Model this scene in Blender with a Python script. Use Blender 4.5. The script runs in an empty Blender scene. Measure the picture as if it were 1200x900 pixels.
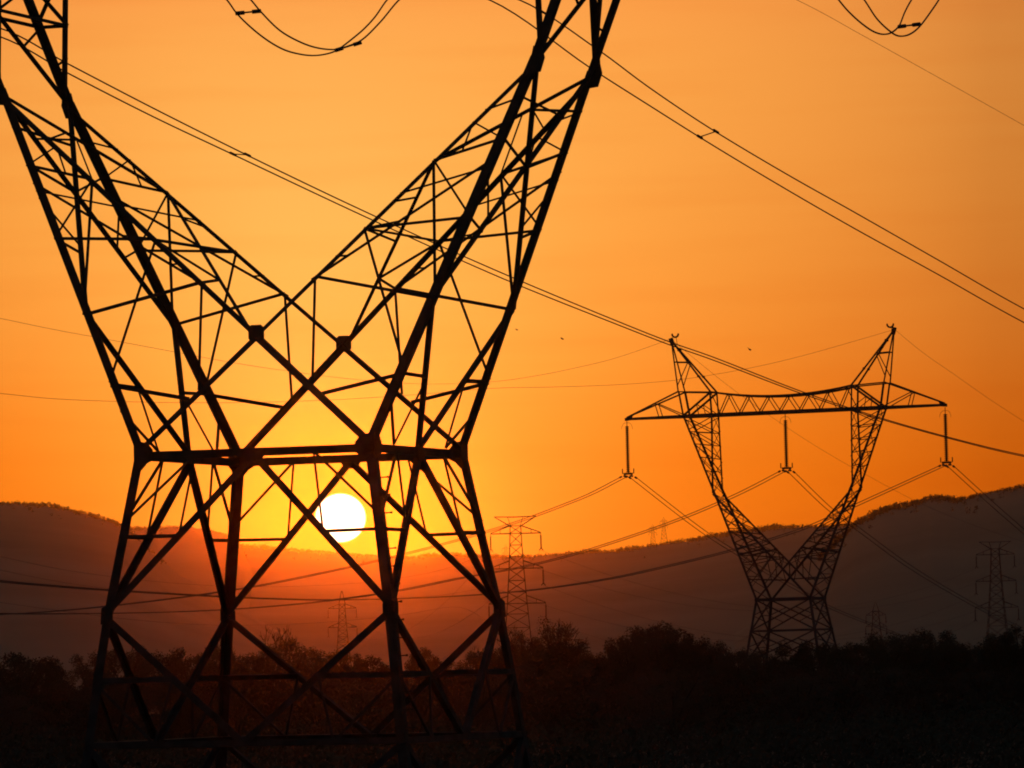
import bpy, math, random
from mathutils import Vector, Matrix, noise
R = math.radians
rng = random.Random(7)
sc = bpy.context.scene
col = sc.collection

# ------------------------------------------------------------------ camera
EYE = 4.5                                   # the photographer stands on a bank above the plain
FPX = 200.0 / 36.0 * 1200.0                 # focal length in pixels of a 1200 px wide frame
PITCH, ROLL = R(2.8659), R(1.405)
cam = bpy.data.cameras.new('camera')
cam.lens, cam.sensor_width, cam.clip_start, cam.clip_end = 200.0, 36.0, 1.0, 300000.0
cam_o = bpy.data.objects.new('camera', cam); col.objects.link(cam_o)
cam_o.matrix_world = (Matrix.Translation((0, 0, EYE)) @ Matrix.Rotation(math.pi / 2 + PITCH, 4, 'X')
                      @ Matrix.Rotation(-ROLL, 4, 'Z'))
sc.camera = cam_o

def ray(px, py):
    dx, dy = px - 600.0, 450.0 - py
    c, s = math.cos(ROLL), math.sin(ROLL)
    u, v = (dx * c + dy * s) / FPX, (-dx * s + dy * c) / FPX
    cp, sp = math.cos(PITCH), math.sin(PITCH)
    return Vector((u, cp - sp * v, sp + cp * v))
def at(px, py, Y):
    d = ray(px, py); d = d * (Y / d.y)
    return Vector((d.x, d.y, d.z + EYE))

# ------------------------------------------------------------------ sun, sky, exposure
SUN = ray(399, 607).normalized()
SUN_EL = math.asin(SUN.z); SUN_AZ = math.atan2(SUN.x, SUN.y)
lamp = bpy.data.lights.new('sun_light', 'SUN')
lamp.energy, lamp.angle, lamp.color = 0.096, R(2.0), (1.0, 0.104, 0.0003)
lamp_o = bpy.data.objects.new('sun_light', lamp); col.objects.link(lamp_o)
lamp_o.rotation_euler = SUN.to_track_quat('Z', 'Y').to_euler()

world = bpy.data.worlds.new('World'); sc.world = world
world.use_nodes = True
nt = world.node_tree; N = nt.nodes; L = nt.links; N.clear()
out = N.new('ShaderNodeOutputWorld')
tc = N.new('ShaderNodeTexCoord')
nrm = N.new('ShaderNodeVectorMath'); nrm.operation = 'NORMALIZE'; L.new(tc.outputs['Generated'], nrm.inputs[0])
def w_math(op, a, b=None):
    n = N.new('ShaderNodeMath'); n.operation = op
    for i, x in enumerate((a, b)):
        if x is None: continue
        if isinstance(x, (int, float)): n.inputs[i].default_value = x
        else: L.new(x, n.inputs[i])
    return n.outputs[0]
def w_dot(v):
    n = N.new('ShaderNodeVectorMath'); n.operation = 'DOT_PRODUCT'
    L.new(nrm.outputs[0], n.inputs[0]); n.inputs[1].default_value = v
    return n.outputs['Value']
def w_ramp(fac, stops):
    n = N.new('ShaderNodeValToRGB'); L.new(fac, n.inputs[0])
    e = n.color_ramp.elements; n.color_ramp.interpolation = 'B_SPLINE'
    while len(e) < len(stops): e.new(0.5)
    for k, (p, c) in zip(e, stops): k.position = p; k.color = (*c, 1)
    return n.outputs[0]
def w_mix(kind, a, b, f=1.0):
    n = N.new('ShaderNodeMixRGB'); n.blend_type = kind; n.inputs[0].default_value = f
    L.new(a, n.inputs[1]); L.new(b, n.inputs[2])
    return n.outputs[0]
elev = w_math('MULTIPLY', w_dot((0, 0, 1)), 2.0)                    # sine of elevation, x2
SKY_ELEV = [(0.0, (1.1, .17, .004)), (.05, (1.12, .182, .002)), (.08, (1.12, .205, .004)), (.11, (1.15, .27, .024)), (.15, (1.2, .33, .045)),
            (.19, (1.22, .365, .062)), (.24, (1.2, .37, .070)), (.4, (.35, .13, .04)), (.6, (.08, .05, .03)), (1.0, (.03, .03, .04))]
side = w_math('ADD', w_math('MULTIPLY', w_dot((math.cos(SUN_AZ), -math.sin(SUN_AZ), 0)), 2.0), 0.5)
SKY_SIDE = [(0.0, (.35,) * 3), (.30, (.85,) * 3), (.42, (.98,) * 3), (.50, (1.0,) * 3), (.58, (1.0, .99, .98)),
            (.66, (.86, .82, .80)), (.73, (.62, .56, .55)), (1.0, (.2, .14, .12))]
front = w_math('ADD', w_math('MULTIPLY', w_dot((math.sin(SUN_AZ), math.cos(SUN_AZ), 0)), 0.5), 0.5)
SKY_FRONT = [(0.0, (0,) * 3), (.8, (.01,) * 3), (.93, (.05,) * 3), (.97, (.25,) * 3), (.99, (.85,) * 3), (1.0, (1.02,) * 3)]
SKY_BACK = [(0.0, (.026, .029, .030)), (.5, (.030, .033, .038)), (1.0, (.022, .027, .036))]      # the dim dusk sky behind the camera
ang = w_math('MULTIPLY', w_math('ARCCOSINE', w_math('MINIMUM', w_dot(tuple(SUN)), 0.9999999)), 180 / math.pi / 10.0)
SKY_GLOW = [(0.0, (.3, .0, .015)), (.05, (.3, .02, .018)), (.11, (.28, .14, .036)), (.2, (.09, .10, .016)), (.35, (.01, .025, .002)), (.6, (0, 0, 0))]
COL_SIDE = [(.36, (0,) * 3), (.43, (.45,) * 3), (.48, (1,) * 3), (.53, (.75,) * 3), (.60, (.2,) * 3), (.68, (0,) * 3)]
COL_ELEV = [(.05, (0, 0, 0)), (.10, (0, .08, .025)), (.15, (0, .15, .058)), (.20, (0, .07, .03)), (.28, (0, 0, 0))]
SIDE_HIGH = [(0.0, (.4,) * 3), (.30, (.88,) * 3), (.42, (.99,) * 3), (.50, (1.03,) * 3), (.58, (1.03, 1.03, 1.03)), (.66, (.96, .96, .97)), (.73, (.86, .84, .85)), (1.0, (.25, .2, .18))]
sidemix = N.new('ShaderNodeMixRGB'); L.new(w_ramp(elev, [(.05, (0,) * 3), (.24, (1,) * 3)]), sidemix.inputs[0])
L.new(w_ramp(side, SKY_SIDE), sidemix.inputs[1]); L.new(w_ramp(side, SIDE_HIGH), sidemix.inputs[2])
glow_col = w_mix('MULTIPLY', w_ramp(elev, SKY_ELEV), sidemix.outputs[0])
glow_col = w_mix('ADD', glow_col, w_mix('MULTIPLY', w_ramp(side, COL_SIDE), w_ramp(elev, COL_ELEV)))
glow_col = w_mix('MULTIPLY', glow_col, w_ramp(front, SKY_FRONT))
glow_col = w_mix('ADD', glow_col, w_mix('MULTIPLY', w_ramp(elev, SKY_BACK), w_ramp(front, [(0.0, (1,) * 3), (.75, (1,) * 3), (.97, (.08,) * 3), (1.0, (0, 0, 0))])))
glow_col = w_mix('ADD', glow_col, w_ramp(ang, SKY_GLOW))
# thin streaks of high haze, very faint, a property of the sky dome itself
mp = N.new('ShaderNodeMapping'); mp.inputs['Scale'].default_value = (14, 14, 190); mp.inputs['Rotation'].default_value = (0, R(3), 0)
L.new(nrm.outputs[0], mp.inputs[0])
nz = N.new('ShaderNodeTexNoise'); nz.inputs['Scale'].default_value = 1.0; nz.inputs['Detail'].default_value = 4
L.new(mp.outputs[0], nz.inputs['Vector'])
streak = w_ramp(nz.outputs[0], [(.3, (.97, .905, .85)), (.7, (1.02, 1.075, 1.11))])
glow_col = w_mix('MULTIPLY', glow_col, streak)
sky = N.new('ShaderNodeTexSky'); sky.sky_type = 'NISHITA'; sky.sun_disc = False
sky.sun_elevation, sky.sun_rotation = SUN_EL, SUN_AZ
sky.dust_density, sky.air_density = 6.0, 1.6
bg_n = N.new('ShaderNodeBackground'); bg_n.inputs[1].default_value = 0.006
L.new(sky.outputs[0], bg_n.inputs[0])
bg_g = N.new('ShaderNodeBackground'); bg_g.inputs[1].default_value = 1.0
L.new(glow_col, bg_g.inputs[0])
addsh = N.new('ShaderNodeAddShader'); L.new(bg_n.outputs[0], addsh.inputs[0]); L.new(bg_g.outputs[0], addsh.inputs[1])
L.new(addsh.outputs[0], out.inputs[0])

sc.view_settings.view_transform = 'Standard'; sc.view_settings.look = 'None'
sc.view_settings.exposure, sc.view_settings.gamma = 0.0, 1.0
sc.view_settings.use_curve_mapping = False
sc.render.engine = 'CYCLES'
cy = sc.cycles
cy.use_denoising = True
cy.max_bounces, cy.diffuse_bounces, cy.glossy_bounces, cy.volume_bounces = 4, 2, 2, 0
cy.pixel_filter_type = 'BLACKMAN_HARRIS'; cy.filter_width = 1.9
cy.sample_clamp_indirect = 4.0

# ------------------------------------------------------------------ helpers
def mat(name, color, rough=.7, metal=0.0, noise_scale=None, dark=.6, bump=0.0):
    m = bpy.data.materials.new(name); m.use_nodes = True
    t = m.node_tree; b = t.nodes['Principled BSDF']
    b.inputs['Roughness'].default_value = rough; b.inputs['Metallic'].default_value = metal
    b.inputs['Base Color'].default_value = (*color, 1)
    if noise_scale:
        g = t.nodes.new('ShaderNodeTexCoord'); n = t.nodes.new('ShaderNodeTexNoise')
        n.inputs['Scale'].default_value = noise_scale; n.inputs['Detail'].default_value = 5
        r = t.nodes.new('ShaderNodeValToRGB')
        r.color_ramp.elements[0].position, r.color_ramp.elements[1].position = .32, .68
        r.color_ramp.elements[0].color = (*(c * dark for c in color), 1)
        r.color_ramp.elements[1].color = (*(min(1, c * 1.35) for c in color), 1)
        t.links.new(g.outputs['Object'], n.inputs['Vector']); t.links.new(n.outputs[0], r.inputs[0])
        t.links.new(r.outputs[0], b.inputs['Base Color'])
        if bump:
            bp = t.nodes.new('ShaderNodeBump'); bp.inputs['Strength'].default_value = bump
            t.links.new(n.outputs[0], bp.inputs['Height']); t.links.new(bp.outputs[0], b.inputs['Normal'])
    return m
M = {
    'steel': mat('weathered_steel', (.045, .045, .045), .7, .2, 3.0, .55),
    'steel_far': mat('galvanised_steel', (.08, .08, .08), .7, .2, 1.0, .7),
    'wire': mat('aluminium_cable', (.10, .10, .10), .6, .4, 8.0, .8),
    'porcelain': mat('brown_porcelain', (.07, .045, .035), .35, 0, 6.0, .7),
    'bark': mat('bark', (.06, .05, .04), .9, 0, 2.0, .6),
    'leaf': mat('dusty_leaves', (.055, .065, .035), .8, 0, .6, .55),
    'leaf_dry': mat('dry_leaves', (.07, .06, .035), .8, 0, .6, .55),
    'scrub': mat('scrub_leaves', (.05, .055, .032), .85, 0, .12, .5),
    'ground': mat('dry_grass_soil', (.085, .075, .05), .95, 0, .03, .5, .3),
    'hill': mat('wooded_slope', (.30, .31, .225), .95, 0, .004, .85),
    'wood': mat('hill_foliage', (.08, .08, .055), .9, 0, .03, .6),
    'bird': mat('dark_feathers', (.03, .03, .03), .8, 0, 20.0, .7),
}
def tag(o, label=None, cat=None, group=None, kind=None):
    if label: o['label'] = label
    if cat: o['category'] = cat
    if group: o['group'] = group
    if kind: o['kind'] = kind
    return o
def empty(name, loc=(0, 0, 0), rot=(0, 0, 0), parent=None):
    o = bpy.data.objects.new(name, None); col.objects.link(o)
    o.location, o.rotation_euler = loc, rot; o.empty_display_size = .5
    if parent: o.parent = parent
    return o
class MB:
    """collects beams, tubes and plates, then links them as ONE mesh object"""
    def __init__(s): s.v, s.f, s.m = [], [], []
    def prism(s, p, q, poly, a, b):
        n = len(poly); k = len(s.v)
        for e in (p, q): s.v += [e + a * x + b * y for x, y in poly]
        for i in range(n):
            j = (i + 1) % n; s.f.append((k + i, k + j, k + n + j, k + n + i))
        s.f.append(tuple(range(k + n - 1, k - 1, -1))); s.f.append(tuple(range(k + n, k + 2 * n)))
    def angle(s, p, q, w, nrm, t=None, jit=None):
        """angle-section brace lying in the face with outward normal nrm"""
        p, q = Vector(p), Vector(q); d = (q - p).normalized(); t = t or max(.012, w * .14)
        if (q - p).length < 1e-4: return
        a = nrm.cross(d).normalized(); b = -(d.cross(a).normalized())
        if b.dot(nrm) > 0: b = -b
        if (q - p).length < 1e-4: return
        s.m.append((p, q, w, len(s.v), len(s.f)))
        j = nrm * (jit if jit is not None else rng.uniform(-.012, .012))
        h = w / 2
        s.prism(p + j, q + j, [(-h, 0), (h, 0), (h, t), (-h + t, t), (-h + t, w * .8), (-h, w * .8)], a, b)
    def leg(s, p, q, w, u, v, t=None):
        """corner angle with its flanges pointing towards u and v"""
        p, q = Vector(p), Vector(q); d = (q - p).normalized(); t = t or max(.014, w * .12)
        a = (u - d * u.dot(d)).normalized(); b = (v - d * v.dot(d)).normalized()
        s.prism(p, q, [(0, 0), (w, 0), (w, t), (t, t), (t, w), (0, w)], a, b)
    def box_beam(s, p, q, w, h, up):
        p, q = Vector(p), Vector(q); d = (q - p).normalized(); a = d.cross(up).normalized(); b = a.cross(d)
        s.prism(p, q, [(-w / 2, -h / 2), (w / 2, -h / 2), (w / 2, h / 2), (-w / 2, h / 2)], a, b)
    def rod(s, p, q, r, n=6, r2=None):
        p, q = Vector(p), Vector(q); d = (q - p).normalized()
        a = d.orthogonal().normalized(); b = d.cross(a); k = len(s.v); r2 = r if r2 is None else r2
        for e, rr in ((p, r), (q, r2)):
            s.v += [e + (a * math.cos(2 * math.pi * i / n) + b * math.sin(2 * math.pi * i / n)) * rr for i in range(n)]
        for i in range(n):
            j = (i + 1) % n; s.f.append((k + i, k + j, k + n + j, k + n + i))
        s.f.append(tuple(range(k + n - 1, k - 1, -1))); s.f.append(tuple(range(k + n, k + 2 * n)))
    def tube(s, pts, r, n=6):
        k = len(s.v); m = len(pts)
        for i, p in enumerate(pts):
            d = (pts[min(i + 1, m - 1)] - pts[max(i - 1, 0)]).normalized()
            a = d.cross(Vector((0, 0, 1)));  a = a.normalized() if a.length > 1e-4 else Vector((1, 0, 0)); b = a.cross(d)
            s.v += [p + (a * math.cos(2 * math.pi * j / n) + b * math.sin(2 * math.pi * j / n)) * r for j in range(n)]
        for i in range(m - 1):
            for j in range(n):
                l = (j + 1) % n; s.f.append((k + i * n + j, k + i * n + l, k + (i + 1) * n + l, k + (i + 1) * n + j))
        s.f.append(tuple(range(k + n - 1, k - 1, -1))); s.f.append(tuple(range(k + (m - 1) * n, k + m * n)))
    def plate(s, poly, nrm, t):
        """flat plate, poly = world-space outline, thickness t along nrm"""
        k = len(s.v); n = len(poly)
        s.v += [p + nrm * t / 2 for p in poly] + [p - nrm * t / 2 for p in poly]
        for i in range(n):
            j = (i + 1) % n; s.f.append((k + i, k + n + i, k + n + j, k + j))
        s.f.append(tuple(range(k, k + n))); s.f.append(tuple(range(k + 2 * n - 1, k + n - 1, -1)))
    def build_split(s, name, m, parent):
        """one part for every group of members that touch each other"""
        n = len(s.m); par = list(range(n))
        def find(i):
            while par[i] != i: i = par[i]
            return i
        def near(a, b):
            p1, q1, w1 = a[:3]; p2, q2, w2 = b[:3]; lim = (w1 + w2) * .5 + .03
            for x, (u, v) in ((p1, (p2, q2)), (q1, (p2, q2)), (p2, (p1, q1)), (q2, (p1, q1))):
                d = v - u; t = max(0, min(1, (x - u).dot(d) / d.length_squared))
                if (u + d * t - x).length < lim: return True
            from mathutils.geometry import intersect_line_line
            r_ = intersect_line_line(p1, q1, p2, q2)
            if r_ and (r_[0] - r_[1]).length < .04:
                t1_ = (r_[0] - p1).dot(q1 - p1) / (q1 - p1).length_squared; t2_ = (r_[1] - p2).dot(q2 - p2) / (q2 - p2).length_squared
                return 0 <= t1_ <= 1 and 0 <= t2_ <= 1
            return False
        for i in range(n):
            for j in range(i):
                if find(i) != find(j) and near(s.m[i], s.m[j]): par[find(i)] = find(j)
        groups = {}
        for i in range(n): groups.setdefault(find(i), []).append(i)
        for g in groups.values():
            b = MB()
            for i in g:
                v0, f0 = s.m[i][3], s.m[i][4]; k = len(b.v)
                b.v += s.v[v0:v0 + 12]; b.f += [tuple(x - v0 + k for x in f) for f in s.f[f0:f0 + 8]]
            b.build(name, m, parent)
    def build(s, name, m, parent=None, smooth=False):
        me = bpy.data.meshes.new(name); me.from_pydata([tuple(x) for x in s.v], [], s.f)
        me.materials.append(m); me.update()
        if smooth: me.polygons.foreach_set('use_smooth', [True] * len(me.polygons))
        o = bpy.data.objects.new(name, me); col.objects.link(o)
        if parent: o.parent = parent
        return o
def lerp(p, q, t): return p + (q - p) * t
def V(*a): return Vector(a)
def face_normal(p, q, r, outward):
    n = (q - p).cross(r - p).normalized()
    return n if n.dot(outward) > 0 else -n
def spline(pts, n=8):
    """centripetal Catmull-Rom through 3-D points"""
    P = [pts[0] * 2 - pts[1]] + list(pts) + [pts[-1] * 2 - pts[-2]]; o = []
    for i in range(1, len(P) - 2):
        a, b, c, d = P[i - 1], P[i], P[i + 1], P[i + 2]
        t0 = 0.0; t1 = t0 + max(1e-4, (b - a).length) ** .5; t2 = t1 + max(1e-4, (c - b).length) ** .5; t3 = t2 + max(1e-4, (d - c).length) ** .5
        for k in range(n):
            t = t1 + (t2 - t1) * k / n
            A1 = a * ((t1 - t) / (t1 - t0)) + b * ((t - t0) / (t1 - t0)); A2 = b * ((t2 - t) / (t2 - t1)) + c * ((t - t1) / (t2 - t1)); A3_ = c * ((t3 - t) / (t3 - t2)) + d * ((t - t2) / (t3 - t2))
            B1 = A1 * ((t2 - t) / (t2 - t0)) + A2 * ((t - t0) / (t2 - t0)); B2 = A2 * ((t3 - t) / (t3 - t1)) + A3_ * ((t - t1) / (t3 - t1))
            o.append(B1 * ((t2 - t) / (t2 - t1)) + B2 * ((t - t1) / (t2 - t1)))
    o.append(pts[-1]); return o

# ------------------------------------------------------------------ ground and hills (the setting)
def sheet(name, x0, x1, y0, y1, nx, ny, m, hf):
    b = MB()
    for j in range(ny + 1):
        for i in range(nx + 1):
            x, y = x0 + (x1 - x0) * i / nx, y0 + (y1 - y0) * j / ny
            b.v.append(V(x, y, hf(x, y)))
    for j in range(ny):
        for i in range(nx):
            k = j * (nx + 1) + i; b.f.append((k, k + 1, k + nx + 2, k + nx + 1))
    return tag(b.build(name, m, smooth=True), kind='structure')
def ground_z(x, y):
    bank = max(0.0, 1 - max(0.0, abs(y) - 6) / 34) if y < 45 else 0.0      # the bank the camera stands on
    bank = bank * bank * (3 - 2 * bank) * (EYE - 1.65)
    return bank + .12 * noise.noise(V(x * .05, y * .05, 0)) * (1 if y < 900 else 0) - .12
gb = MB()
ys = [-400 + 20 * i for i in range(20)] + [2 * i for i in range(25)] + [50 + 10 * i for i in range(60)] + [650 + 150 * i for i in range(80)]
xs = [-5000, -3500, -2400, -1600, -1000, -600, -350, -200, -120, -80] + [-60 + 5 * i for i in range(25)] + [80, 120, 200, 350, 600, 1000, 1600, 2400, 3500, 5000]
for y in ys:
    for x in xs: gb.v.append(V(x, y, ground_z(x, y)))
for j in range(len(ys) - 1):
    for i in range(len(xs) - 1):
        k = j * len(xs) + i; gb.f.append((k, k + 1, k + len(xs) + 1, k + len(xs)))
tag(gb.build('ground', M['ground'], smooth=True), kind='structure')

def crest_y(pts, px):
    if px <= pts[0][0]: return pts[0][1]
    for (x0, y0), (x1, y1) in zip(pts, pts[1:]):
        if px <= x1:
            t = (px - x0) / (x1 - x0); t = t * t * (3 - 2 * t) * .5 + t * .5
            return y0 + (y1 - y0) * t
    return pts[-1][1]
def hill(name, pts, D, front, back, seed, tree_h, n_trees, step=5):
    b = MB(); cols = []
    x0, x1 = pts[0][0], pts[-1][0]; nc = int((x1 - x0) / step) + 1
    rows = [-1, -.8, -.62, -.46, -.32, -.2, -.1, -.04, 0, .05, .15, .35, .7, 1]
    for i in range(nc):
        px = x0 + (x1 - x0) * i / (nc - 1)
        P = at(px, crest_y(pts, px), D); H = max(2.0, P.z - tree_h * .75); dx = P.x / D
        c = []
        for u in rows:
            y = D + (u * front if u < 0 else u * back)
            f = (1 - abs(u)) ** (1.15 if u < 0 else 1.6)
            z = H * f
            z += f * (1 - f) * 4 * H *   .08 * noise.noise(V(dx * 9, u * 2.2, seed)) + (H * .005 * noise.noise(V(dx * 60, u * 9, seed)) if -1 < u < -.02 else 0)
            c.append(V(dx * y, y, z if abs(u) < 1 else -3.0))
        cols.append(c)
    nr = len(rows)
    for c in cols: b.v += c
    for i in range(nc - 1):
        for j in range(nr - 1):
            k = i * nr + j; b.f.append((k, k + nr, k + nr + 1, k + 1))
    tag(b.build(name, M['hill'], smooth=True), kind='structure')
    w = MB(); r = random.Random(seed)
    for _ in range(n_trees):
        i = r.randrange(nc - 1); fr = r.random(); u = r.gauss(-.004, .01) if r.random() < .95 else -abs(r.gauss(0, .05))
        u = max(-.6, min(.08, u))
        j = max(k for k in range(nr - 1) if rows[k] <= u); g = (u - rows[j]) / (rows[j + 1] - rows[j])
        if crest_y(pts, x0 + (x1 - x0) * i / (nc - 1)) > 652: continue
        p = lerp(lerp(cols[i][j], cols[i][j + 1], g), lerp(cols[i + 1][j], cols[i + 1][j + 1], g), fr)
        dens = noise.noise(V(p.x * .012, p.y * .004, seed)) + noise.noise(V(p.x * .05, 0, seed)) * .6
        hh = tree_h * max(.18, .62 + .55 * dens) * r.uniform(.55, 1.1); wd = hh * r.uniform(.5, .95)
        for _ in range(16):                                         # a rough little crown of leaf masses
            c = p + V(r.gauss(0, .34) * wd, r.gauss(0, .34) * wd, hh * min(1.05, abs(r.gauss(.55, .27))))
            q_ = hh * r.uniform(.10, .24); aa = V(r.gauss(0, 1), r.gauss(0, .6), r.gauss(0, 1)).normalized(); bb = aa.orthogonal().normalized()
            k = len(w.v); w.v += [c - aa * q_, c + bb * q_ * .8, c + aa * q_, c - bb * q_ * .8]; w.f.append((k, k + 1, k + 2, k + 3))
    tag(w.build('hill_woodland', M['wood']), 'low trees roughening the crest of the ' + name.replace('_', ' '), 'woodland', kind='stuff')
RIDGE = [(-500, 640), (0, 640), (150, 634), (281, 636), (353, 641), (380, 643), (430, 646), (452, 648), (479, 650), (500, 647), (527, 646),
         (560, 648), (586, 648), (620, 648), (640, 646), (668, 644), (688, 643), (720, 642), (744, 638), (768, 634.5), (800, 630.5), (839, 624),
         (852, 622.5), (880, 618), (891, 617), (917, 614), (952, 613), (980, 612), (1040, 611), (1200, 610), (1700, 625)]
LEFT2 = [(-500, 612), (60, 612), (130, 613), (153, 616), (180, 616), (201, 613), (220, 614), (247, 618), (263, 621), (281, 634), (296, 665), (320, 710), (340, 740)]
LEFT1 = [(-600, 575), (-200, 580), (0, 584), (20, 585), (45, 587), (75, 591), (98, 597), (120, 603), (137, 609), (150, 618), (175, 640), (215, 672), (270, 705), (340, 740)]
RIGHT = [(860, 735), (920, 690), (960, 650), (985, 625), (1004, 608), (1017, 601), (1036, 592), (1046, 589), (1065, 586), (1075, 583), (1090, 577), (1107, 578),
         (1121, 580), (1131, 578), (1151, 572), (1173, 568), (1200, 564), (1350, 545), (1800, 540)]
hill('far_ridge', RIDGE, 5600, 1900, 1500, 3, 5.0, 5200)
hill('middle_ridge', LEFT2, 5300, 1500, 1200, 5, 4.0, 1500)
hill('left_hill', LEFT1, 4000, 1500, 1200, 8, 4.0, 2400)
hill('right_hill', RIGHT, 3500, 1500, 1200, 11, 4.6, 2800)

# ------------------------------------------------------------------ the sun's disc
sm = bpy.data.materials.new('sun_disc'); sm.use_nodes = True
t = sm.node_tree; t.nodes.clear(); so = t.nodes.new('ShaderNodeOutputMaterial'); em = t.nodes.new('ShaderNodeEmission')
em.inputs[1].default_value = 4.0
gm = t.nodes.new('ShaderNodeNewGeometry'); dt = t.nodes.new('ShaderNodeVectorMath'); dt.operation = 'DOT_PRODUCT'; dt.inputs[1].default_value = -SUN
rm = t.nodes.new('ShaderNodeValToRGB')                              # limb darkening: the rim of the disc is yellower
for e_, p_, c_ in zip(rm.color_ramp.elements, (.12, .45), ((.55, .22, .02, 1), (1.0, .80, .48, 1))): e_.position, e_.color = p_, c_
t.links.new(gm.outputs['Normal'], dt.inputs[0]); t.links.new(dt.outputs['Value'], rm.inputs[0]); t.links.new(rm.outputs[0], em.inputs[0])
t.links.new(em.outputs[0], so.inputs[0]); sm.cycles.emission_sampling = 'NONE'
sb = MB(); ns = 48
SD = 120000.0; SR = SD * 30.3 / FPX
for i in range(25):
    th = math.pi * i / 24
    for j in range(ns):
        ph = 2 * math.pi * j / ns
        sb.v.append(V(math.sin(th) * math.cos(ph) * SR, math.sin(th) * math.sin(ph) * SR, math.cos(th) * SR * .965))
for i in range(24):
    for j in range(ns):
        l = (j + 1) % ns; sb.f.append((i * ns + j, i * ns + l, (i + 1) * ns + l, (i + 1) * ns + j))
sun_o = sb.build('sun', sm, smooth=True); sun_o.location = SUN * SD + V(0, 0, EYE)
tag(sun_o, 'white disc of the setting sun glowing just above the far ridge', 'sun')

# ------------------------------------------------------------------ near tower (waist-type tension tower)
def square(h, z): return {(sx, sy): V(sx * h, sy * h, z) for sx in (-1, 1) for sy in (-1, 1)}
NEAR_X, NEAR_Y, NEAR_TH = -4.0716, 110.0, R(20.142)
def near_tower():
    G = EYE
    lean = .002
    root = empty('transmission_tower', (NEAR_X - lean * (4.318 + G), NEAR_Y, 0), (0, lean, -NEAR_TH))
    tag(root, 'large dark lattice transmission tower in the foreground, framing the low sun between its legs', 'pylon', 'pylons of the high-voltage lines')
    st = M['steel']
    W = {(sx, sy): V(sx * 2.439, sy * 2.47, 4.318 + G) for sx in (-1, 1) for sy in (-1, 1)}
    E = {(sx, sy): V(sx * 5.599, sy * 1.612, 11.468 + G) for sx in (-1, 1) for sy in (-1, 1)}
    K = square(2.957, 1.189 + G); R1 = square(3.122, -.041 + G); B = square(3.262, -1.265 + G); F0 = square(3.78, -.1)
    X1, Y1, Z1 = V(1, 0, 0), V(0, 1, 0), V(0, 0, 1)
    # legs, waist to ground
    for (sx, sy) in W:
        b = MB(); u, v = V(-sx, 0, 0), V(0, -sy, 0)
        for p, q in ((W, K), (K, R1), (R1, B), (B, F0)): b.leg(p[sx, sy], q[sx, sy], .18, u, v)
        lg = b.build('leg', st, root)
        s = MB()                                                    # concrete-footed stub plate
        s.box_beam(F0[sx, sy] - Z1 * .3, F0[sx, sy] + Z1 * .25, .5, .5, X1); s.build('base_plate', M['steel_far'], lg)
        if (sx, sy) == (1, -1):                                     # climbing pegs of the near right leg
            for k in range(16):
                p = lerp(W[1, -1], B[1, -1], .06 + k * .06)
                s = MB(); s.rod(p, p + V(.22, 0, .01), .012); s.rod(p + V(.2, 0, .01), p + V(.23, 0, .01), .022)
                s.build('step_bolt', st, lg)
    faces = [((-1, -1), (1, -1), V(0, -1, 0)), ((-1, 1), (1, 1), V(0, 1, 0)), ((-1, -1), (-1, 1), V(-1, 0, 0)), ((1, -1), (1, 1), V(1, 0, 0))]
    for a, c, n in faces:
        # waist beam: a back-to-back channel
        b = MB(); b.box_beam(W[a] - Z1 * .095 - n * .05, W[c] - Z1 * .095 - n * .05, .10, .155, Z1)
        b.build('waist_beam', st, root)
        mid = (W[a] + W[c]) / 2; bm_ = (B[a] + B[c]) / 2; fn = face_normal(W[a], W[c], K[a], n)
        main, red = MB(), MB()
        for p, q in ((a, c), (c, a)):
            main.angle(mid - Z1 * .15, K[p], .135, fn)               # inverted V from the waist beam
            h = lerp(mid - Z1 * .15, K[p], .5); lq = lerp(W[p], K[p], .52); qt = lerp(W[p], W[q], .25) - Z1 * .12
            red.angle(lq, h, .062, fn); red.angle(qt, lerp(W[p], K[p], .45), .052, fn); red.angle(qt, h, .042, fn)
            main.angle(K[p], bm_, .135, fn)                          # V of the panel below
            h2 = lerp(K[p], bm_, .5); q2 = lerp(B[p], B[q], .22)
            red.angle(R1[p], h2, .11, fn); red.angle(R1[p], q2, .06, fn); red.angle(h2, q2, .05, fn)
            main.angle(B[p], (F0[a] + F0[c]) / 2 + Z1 * .5, .13, fn)
        red.angle(B[a], B[c], .12, fn)
        main.plate([mid + (W[a] - W[c]).normalized() * x + Z1 * y for x, y in ((-.2, -.03), (.2, -.03), (.2, -.18), (.13, -.29), (-.13, -.29), (-.2, -.18))], n, .03)
        main.build('main_brace', st, root)
        red.build_split('lattice_brace', st, root)
    # gusset plates at the corners
    for (sx, sy), w in W.items():
        g = MB()
        for n, d in ((V(0, sy, 0), V(-sx, 0, 0)), (V(sx, 0, 0), V(0, -sy, 0))):
            g.plate([w + d * x + Z1 * y + n * .02 for x, y in ((-.03, .2), (.25, .15), (.36, .02), (.36, -.18), (.24, -.24), (.13, -.36), (-.03, -.42))], n, .02)
        g.build('gusset_plate', st, root)
        g = MB(); k = K[sx, sy]
        for n, d in ((V(0, sy, 0), V(-sx, 0, 0)), (V(sx, 0, 0), V(0, -sy, 0))):
            g.plate([k + d * x + Z1 * y + n * .02 for x, y in ((-.03, .14), (.15, .2), (.2, .08), (.2, -.08), (.1, -.18), (-.05, -.16))], n, .02)
        g.build('gusset_plate', st, root)
    O = lambda s, f, t: lerp(W[s, f], E[s, f], t)
    I = lambda s, f, t: lerp(W[-s, f], E[s, f], t)
    TZ = 15.7 + G
    def UO(s, f, dz): return E[s, f] + V(s * .40 * dz, 0, dz)       # outer upper chord
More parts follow.
